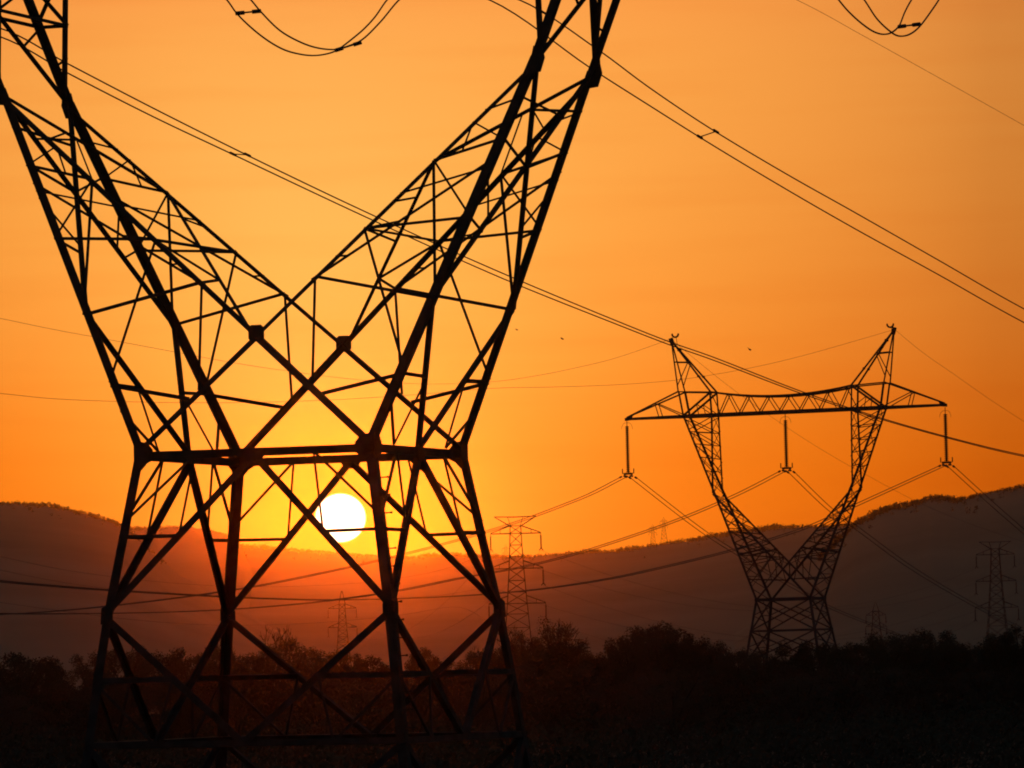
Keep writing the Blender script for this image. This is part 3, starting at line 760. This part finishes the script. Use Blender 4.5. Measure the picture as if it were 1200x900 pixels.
# ------------------------------------------------------------------ far pylons across the plain
def far_pylon(px, Y, label, style='double', top_h=32.3, base_z=0.0, rot=0.0, arm_h=(29.2, 22.8, 16.4), arm_w=(4.6, 4.85, 5.2), ins=3.2, hv=1.25):
    g = at(px, 780, Y)
    root = empty('lattice_pylon', (g.x, Y, base_z), (0, 0, rot)); tag(root, label, 'pylon', 'far pylons on the plain and ridge')
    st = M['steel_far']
    ht = arm_h[0] + 1.4
    hw = lambda z: 1.05 + (3.4 - 1.05) * max(0, 1 - z / ht) ** 1.35
    zs = [0, 4.5, 8.5, 12, 14.5, 16.4, 18.5, 20.6, 22.8, 25, 27.1, 29.2, ht]
    zs = [z for z in zs if z < ht] + [ht]
    for sx in (-1, 1):
        for sy in (-1, 1):
            b = MB()
            for z0, z1 in zip(zs, zs[1:]): b.leg(V(sx * hw(z0), sy * hw(z0), z0), V(sx * hw(z1), sy * hw(z1), z1), .16 * hv, V(-sx, 0, 0), V(0, -sy, 0))
            b.build('leg', st, root)
    b = MB()
    for z0, z1 in zip(zs, zs[1:]):
        for a, c, n in (((-1, -1), (1, -1), V(0, -1, 0)), ((-1, 1), (1, 1), V(0, 1, 0)), ((-1, -1), (-1, 1), V(-1, 0, 0)), ((1, -1), (1, 1), V(1, 0, 0))):
            P = lambda k, z: V(k[0] * hw(z), k[1] * hw(z), z)
            b.angle(P(a, z0), P(c, z1), .10 * hv, n, jit=.02); b.angle(P(c, z0), P(a, z1), .10 * hv, n, jit=-.02); b.angle(P(a, z1), P(c, z1), .10 * hv, n, jit=0)
    b.build_split('body_lattice', st, root)
    if style == 'double':                                            # flat earth-wire bar on top
        b = MB()
        for s in (-1, 1):
            for f in (-1, 1):
                tip = V(s * 3.85, 0, top_h)
                b.angle(V(s * hw(ht), f * hw(ht), ht), tip, .16 * hv, V(0, f, 0)); b.angle(V(0, f * .5, top_h - .1), tip, .16 * hv, V(0, f, 0))
                b.angle(V(s * .9, f * .9, ht), V(s * 1.4, f * .4, top_h - .1), .1 * hv, V(0, f, 0))
        b.build('earth_wire_bar', st, root)
    else:
        b = MB()
        for s in (-1, 1):
            for f in (-1, 1): b.angle(V(s * hw(ht), f * hw(ht), ht), V(s * .1, f * .1, top_h), .14 * hv, V(0, f, 0))
        b.build('mast_tip', st, root)
    tips = []
    for z, w in zip(arm_h, arm_w):
        for s in (-1, 1):
            b = MB(); tip = V(s * w, 0, z)
            for f in (-1, 1):
                b.angle(V(s * hw(z), f * hw(z), z), tip, .17 * hv, V(0, f, 0)); b.angle(V(s * hw(z + 1.4), f * hw(z + 1.4), z + 1.4), tip + V(0, 0, .1), .15 * hv, V(0, f, 0))
                b.angle(lerp(V(s * hw(z), f * hw(z), z), tip, .5), lerp(V(s * hw(z + 1.4), f * hw(z + 1.4), z + 1.4), tip, .5), .09 * hv, V(0, f, 0))
            a_ = b.build('crossarm', st, root)
            if ins:
                b = MB(); b.rod(tip, tip - V(0, 0, .4), .05)
                for k in range(12): b.rod(tip - V(0, 0, .4 + k * .2), tip - V(0, 0, .58 + k * .2), .10, 6, .19)
                b.rod(tip - V(.4, 0, ins), tip - V(0, 0, ins - .4), .09); b.rod(tip - V(-.4, 0, ins), tip - V(0, 0, ins - .4), .09)
                b.build('insulator_string', M['porcelain'], root)
            tips.append(Matrix.Translation(root.location) @ Matrix.Rotation(rot, 4, 'Z') @ (tip - V(0, 0, ins)))
    return tips
A3 = far_pylon(608, 1040, 'grey lattice pylon with flat top bar, just right of the near tower', hv=1.0)
A4 = far_pylon(1170, 1373, 'faint grey pylon with three crossarms in front of the dark hill at the right edge', hv=.85)
A5 = far_pylon(402.5, 1860, 'small hazy pointed pylon standing below the sun', 'tip', 31.3, arm_h=(25.6, 19.4), arm_w=(4.6, 4.7), hv=1.7)
A6 = far_pylon(1028, 1900, 'tiny faint pointed pylon just right of the second tower\'s body', 'tip', 23.8, arm_h=(19.4, 15.6), arm_w=(3.3, 3.5), ins=2.4, hv=.9)
for px, py, Y, lab in ((769, 614, 5500, 'tiny pylon on the ridge skyline, left and shorter of two'), (782, 606, 5520, 'tiny pylon on the ridge skyline, right and taller of two'),
                       (596, 638, 5450, 'tiny pylon peeping over the ridge beside the flat-topped pylon')):
    topz = at(px, py, Y).z
    far_pylon(px, Y, lab, 'tip', 25.0, base_z=topz - 25.0, arm_h=(21.0, 16.5), arm_w=(3.6, 3.8), ins=1.8)

def catenary(p, q, sag, n=14):
    return [lerp(p, q, i / n) - V(0, 0, 4 * sag * (i / n) * (1 - i / n)) for i in range(n + 1)]
lv = ['upper', 'middle', 'lower']
for k in range(3):
    for s, nm in ((0, 'far'), (1, 'near')):
        p, q = A3[2 * k + 1 - s + 0], A4[2 * k + 1 - s]
        cable_run('conductor', 'thin %s wire strung between flat-topped pylon and right-edge pylon, %s circuit' % (lv[k], 'left-hand' if s else 'right-hand'),
                  'thin wires of the far pylons', [catenary(p, q, 10.6)], radius=.024, n=2)
LEFTS = [[(0, 652), (60, 665), (125, 675), (200, 683), (260, 686.5), (350, 687), (450, 680), (520, 667)],
         [(0, 668), (60, 680), (130, 690), (250, 699), (350, 702), (450, 702), (520, 697)],
         [(0, 706), (135, 724), (235, 732), (300, 732.5), (360, 730.5), (420, 726), (475, 720), (540, 712)]]
for k, lst in enumerate(LEFTS):
    T_ = A3[2 * k]; n_ = len(lst); Y0 = 700.0
    pts = [T_] + [at(a, b, Y0 + (1040 - Y0) * (a / 578.0) ** 1.1 if a > 0 else Y0) for a, b in reversed(lst)]
    cable_run('conductor', 'thin %s wire from flat-topped pylon to the left edge behind the near tower' % lv[k], 'thin wires of the far pylons', [pts], radius=.024, n=6)
for k in range(2):
    for s in (0, 1):
        cable_run('conductor', 'very thin %s %s wire from flat-topped pylon to the pointed pylon below the sun' % (lv[k], 'left' if s == 0 else 'right'),
                  'thin wires of the far pylons', [catenary(A3[2 * k + 2 + s] if k else A3[s], A5[2 * k + s], 11)], radius=.024, n=2)

# ------------------------------------------------------------------ birds and a sensor dust speck
def bird(px, py, Y, lab, rot):
    root = empty('bird', at(px, py, Y), (R(20), R(rot), R(35))); root.scale = (.6, .6, .6); tag(root, lab, 'bird')
    b = MB(); n = 8
    prof = [(-.17, .01), (-.12, .035), (-.03, .055), (.06, .05), (.11, .03), (.15, .035), (.18, .02), (.215, .004)]
    for x, r_ in prof: b.v += [V(x, r_ * math.cos(2 * math.pi * j / n), r_ * math.sin(2 * math.pi * j / n)) for j in range(n)]
    for i in range(len(prof) - 1):
        for j in range(n):
            l = (j + 1) % n; b.f.append((i * n + j, i * n + l, (i + 1) * n + l, (i + 1) * n + j))
    b.build('body', M['bird'], root, True)
    for s in (-1, 1):
        w = MB()
        w.plate([V(.07, s * .03, .02), V(.09, s * .18, .09), V(.02, s * .38, .06), V(-.03, s * .36, .055), V(-.05, s * .18, .075), V(-.06, s * .03, .02)], V(0, 0, 1), .012)
        w.build('wing', M['bird'], root)
    w = MB(); w.plate([V(-.14, -.02, 0), V(-.14, .02, 0), V(-.27, .05, .0), V(-.25, 0, 0), V(-.27, -.05, 0)], V(0, 0, 1), .01); w.build('tail', M['bird'], root)
bird(878.2, 409.5, 300, 'small dark bird flying between the two horns of the second tower', 40)
bird(658.5, 397, 330, 'tiny dark bird flying in the open sky left of the second tower', 25)
bird(605.5, 386.5, 420, 'sensor dust speck modelled as a bird beside the right outer edge of the near tower', 10)  # no bird here: a speck of sensor dust, given the bird mesh

# ------------------------------------------------------------------ trees
def leafy(seed, n_leaf, bushy):
    """crown mesh + trunk mesh of a unit tree (height 1, half-width about .5)"""
    r = random.Random(seed); tr, cr = MB(), MB()
    h0 = .12 if bushy else .28
    tr.rod(V(0, 0, -.03), V(.01, 0, h0), .03, 7, .022)
    ends = []
    nl = 26 if not bushy else 20
    for k in range(nl):                                             # leaf masses over a lumpy dome
        a = 2.399963 * k + r.uniform(-.3, .3); u = (k + .5) / nl; zz = .98 - 1.05 * u if not bushy else .95 - .95 * u
        rad = (max(0.0, 1 - abs(zz) ** 3)) ** .5 * .39 * r.uniform(.78, 1.12) if zz > 0 else .33 * r.uniform(.7, 1.1)
        z = h0 + .12 + (.80 - h0) * max(-.05, zz) * r.uniform(.86, 1.06)
        p2 = V(math.cos(a) * rad, math.sin(a) * rad, z); ends.append((p2, r.uniform(.085, .15)))
        if k % 2 == 0:
            p0 = V(.01, 0, h0 * r.uniform(.7, 1)); p1 = V(p2.x * .45, p2.y * .45, h0 + (z - h0) * .6)
            tr.rod(p0, p1, .015, 5, .010); tr.rod(p1, p2, .010, 5, .004)
    for k in range(5): ends.append((V(r.uniform(-.15, .15), r.uniform(-.15, .15), r.uniform(.35, .7)), .16))
    tot = sum(R_ * R_ for _, R_ in ends)
    for e, R_ in ends:
        for _ in range(int(n_leaf * R_ * R_ / tot)):
            d = V(r.gauss(0, 1), r.gauss(0, 1), r.gauss(0, 1)).normalized() * R_ * (r.random() ** .45) * r.uniform(.8, 1.12)
            c = e + V(d.x, d.y, d.z * .8)
            if c.z < .01: continue
            s = r.uniform(.005, .012); a = V(r.gauss(0, 1), r.gauss(0, 1), r.gauss(0, 1)).normalized(); b2 = a.orthogonal().normalized()
            k = len(cr.v); cr.v += [c - a * s * 1.5, c + b2 * s * .7, c + a * s * 1.5, c - b2 * s * .7]; cr.f.append((k, k + 1, k + 2, k + 3))
    return tr, cr
def bare(seed):
    """leafless spreading tree: limbs as trunk mesh, fine twigs with a few leaves as crown mesh"""
    r = random.Random(seed); tr, cr = MB(), MB()
    def grow(p, d, l, rad, lev):
        q = p + d * l; (tr if lev < 3 else cr).rod(p, q, rad, 5 if lev < 3 else 3, rad * .7)
        if lev == 6: return
        for i in range((4, 3, 3, 3, 3, 2)[lev]):
            n_ = (d * .8 + V(r.gauss(0, .6), r.gauss(0, .6), r.gauss(.1, .38))).normalized()
            grow(q, n_, l * r.uniform(.62, .86), max(.0034, rad * .6), lev + 1)
    grow(V(0, 0, -.03), V(.03, 0, 1).normalized(), .24, .026, 0)
    zt = max(v.z for v in cr.v); wd = max(max(abs(v.x), abs(v.y)) for v in cr.v)
    for b in (tr, cr): b.v = [V(v.x / wd * .5, v.y / wd * .5, v.z / zt) for v in b.v]
    return tr, cr
def proto_mesh(b, name, m):
    me = bpy.data.meshes.new(name); me.from_pydata([tuple(x) for x in b.v], [], b.f); me.materials.append(m); return me
PROTO = {}
for i in range(4):
    t_, c_ = leafy(20 + i, 15000, False); PROTO['leafy', i] = (proto_mesh(t_, 'trunk', M['bark']), proto_mesh(c_, 'crown', M['leaf']))
for i in range(4):
    t_, c_ = leafy(40 + i, 8000, True); PROTO['bush', i] = (proto_mesh(t_, 'trunk', M['bark']), proto_mesh(c_, 'crown', M['leaf_dry']))
for i in range(4):
    t_, c_ = leafy(80 + i, 5200, False); PROTO['airy', i] = (proto_mesh(t_, 'trunk', M['bark']), proto_mesh(c_, 'crown', M['leaf_dry']))
for i in range(3):
    t_, c_ = bare(60 + i); PROTO['bare', i] = (proto_mesh(t_, 'trunk', M['bark']), proto_mesh(c_, 'crown', M['bark']))
def tree(kind, i, px, top, wpx, Y, label=None):
    p = at(px, top, Y); h = p.z; w = wpx / FPX * Y * (1.5 if kind in ('leafy', 'airy') else 1.15 if kind == 'bare' else 1.3)
    nm = {'leafy': 'tree', 'airy': 'tree', 'bush': 'shrub', 'bare': 'bare_tree'}[kind]
    root = empty(nm, (p.x, Y, 0), (0, 0, rng.uniform(0, 6.28))); root.scale = (w, w, h / .97)
    if label: tag(root, label, 'tree', 'trees of the dark treeline')
    else: tag(root, {'leafy': 'dark leafy tree merging into the treeline', 'bush': 'dark shrub merging into the foot of the treeline', 'bare': 'thin leafless tree in the hazy treeline'}[kind],
              'shrub' if kind == 'bush' else 'tree', {'leafy': 'plain leafy trees of the treeline', 'bush': 'shrubs under the treeline', 'bare': 'thin bare trees of the treeline'}[kind])
    for me in PROTO[kind, i % (3 if kind == 'bare' else 4)]:
        o = bpy.data.objects.new(me.name, me); col.objects.link(o); o.parent = root
# the ones that stand out
tree('airy', 0, 648, 727, 50, 455, 'round thin-leaved tree beside the flat-topped pylon, sky showing through its crown')
tree('airy', 1, 613, 737, 40, 460, 'smaller thin-leaved tree in front of the flat-topped pylon')
tree('bare', 0, 646, 728, 88, 470, 'bare twiggy tree behind the round thin-leaved one by the flat-topped pylon')
tree('bare', 1, 607, 734, 76, 480, 'smaller bare twiggy tree just outside the near tower\'s right leg')
tree('leafy', 0, 772, 734, 92, 430, 'tall dense dark tree left of the second tower, highest of the middle treeline')
tree('leafy', 1, 738, 742, 52, 425, 'dense dark tree at the left shoulder of the tall middle clump')
tree('leafy', 2, 808, 744, 60, 420, 'dark tree at the right shoulder of the tall middle clump')
tree('bare', 2, 330, 735, 66, 455, 'bare topped tree between the near tower\'s left and middle legs')
tree('leafy', 3, 335, 750, 84, 450, 'dark leafy tree under the bare topped one inside the near tower')
tree('leafy', 1, 497, 759, 40, 520, 'small rounded hazy tree behind the near tower right of its thick leg')
tree('leafy', 2, 1041, 738, 66, 440, 'dark tree right of the second tower where a conductor comes down')
tree('leafy', 0, 1092, 740, 62, 450, 'dark tree in the treeline between the second tower and the right edge')
tree('leafy', 3, 1196, 733, 74, 400, 'tallest dark tree at the right edge of the treeline')
tree('leafy', 1, 22, 765, 90, 380, 'broad dark tree at the left edge of the treeline')
LINE = [('leafy', 762, 736, 44, 432), ('leafy', 752, 739, 40, 436), ('leafy', -40, 760, 90, 390), ('leafy', 55, 772, 40, 400), ('leafy', 105, 767, 50, 430), ('leafy', 150, 757, 64, 450), ('leafy', 188, 760, 54, 455), ('leafy', 222, 760, 56, 450), ('bare', 262, 750, 56, 470),
        ('leafy', 255, 759, 50, 455), ('leafy', 290, 765, 50, 450), ('leafy', 375, 759, 48, 470), ('leafy', 405, 764, 50, 480), ('leafy', 435, 768, 46, 480), ('bush', 462, 779, 44, 430),
        ('leafy', 527, 774, 40, 490), ('bare', 556, 758, 48, 500), ('leafy', 566, 760, 46, 500), ('leafy', 590, 752, 54, 470), ('leafy', 634, 757, 50, 440), ('leafy', 655, 758, 46, 440), ('leafy', 670, 750, 50, 460),
        ('leafy', 698, 765, 36, 450), ('leafy', 716, 757, 50, 430), ('leafy', 790, 740, 60, 440), ('leafy', 832, 752, 56, 420), ('leafy', 862, 757, 56, 405), ('leafy', 892, 760, 48, 400), ('leafy', 925, 756, 54, 395),
        ('leafy', 955, 751, 58, 400), ('leafy', 985, 756, 46, 410), ('leafy', 1012, 747, 56, 430), ('leafy', 1062, 746, 50, 440), ('leafy', 1112, 748, 48, 440), ('leafy', 1135, 751, 50, 440), ('leafy', 1158, 753, 46, 420),
        ('leafy', 1174, 742, 52, 410), ('leafy', 1240, 730, 90, 400), ('leafy', 1300, 735, 90, 420), ('leafy', 1370, 738, 96, 430), ('leafy', 1450, 733, 96, 420), ('leafy', -110, 762, 90, 400), ('leafy', -180, 766, 90, 410)]
for i, (k, px, top, w, Y) in enumerate(LINE): tree(k, i, px, top, w, Y)
r = random.Random(5)
for i in range(54):                                                  # a second, lower rank of shrubs in front
    px = -200 + i * 30 + r.uniform(-10, 10); Y = r.uniform(300, 385)
    tree('bush', i, px, 786 - .0245 * (px - 600) + r.uniform(-14, 10), r.uniform(52, 92), Y)
# uncountable dark scrub covering the ground between
sb_ = MB(); r = random.Random(9)
for _ in range(7200):
    Y = 175 + 290 * r.random() ** .8; X = r.uniform(-1, 1) * (Y * .15 + 22); h = r.uniform(.8, 2.6) * (.75 + .5 * noise.noise(V(X * .05, Y * .02, 3)))
    rad = r.uniform(.5, 1.4)
    for _ in range(30):
        c = V(X + r.gauss(0, .5) * rad, Y + r.gauss(0, .5) * rad, abs(r.gauss(.45, .3)) * h)
        s = r.uniform(.05, .15); a = V(r.gauss(0, 1), r.gauss(0, 1), r.gauss(0, 1.2)).normalized(); b2 = a.orthogonal().normalized()
        k = len(sb_.v); sb_.v += [c - a * s * 1.5, c + b2 * s * .6, c + a * s * 1.5, c - b2 * s * .6]; sb_.f.append((k, k + 1, k + 2, k + 3))
tag(sb_.build('scrub', M['scrub']), 'dark scrub and undergrowth covering the plain below the treeline', 'scrub', kind='stuff')

# ------------------------------------------------------------------ haze
hz = MB(); x, y0, y1, z0, z1 = 5200, -420, 12600, -4.2, 162
hz.v = [V(a, b, c) for a in (-x, x) for b in (y0, y1) for c in (z0, z1)]
hz.f = [(0, 1, 3, 2), (4, 6, 7, 5), (0, 4, 5, 1), (2, 3, 7, 6), (0, 2, 6, 4), (1, 5, 7, 3)]
hm = bpy.data.materials.new('haze'); hm.use_nodes = True
t = hm.node_tree; t.nodes.clear(); o_ = t.nodes.new('ShaderNodeOutputMaterial'); pv = t.nodes.new('ShaderNodeVolumePrincipled')
pv.inputs['Color'].default_value = (.97, .95, .93, 1); pv.inputs['Density'].default_value = 3.2e-5; pv.inputs['Anisotropy'].default_value = .988
t.links.new(pv.outputs[0], o_.inputs['Volume'])
ho = hz.build('haze', hm); tag(ho, kind='stuff'); ho['label'] = 'thin warm evening haze over the plain'
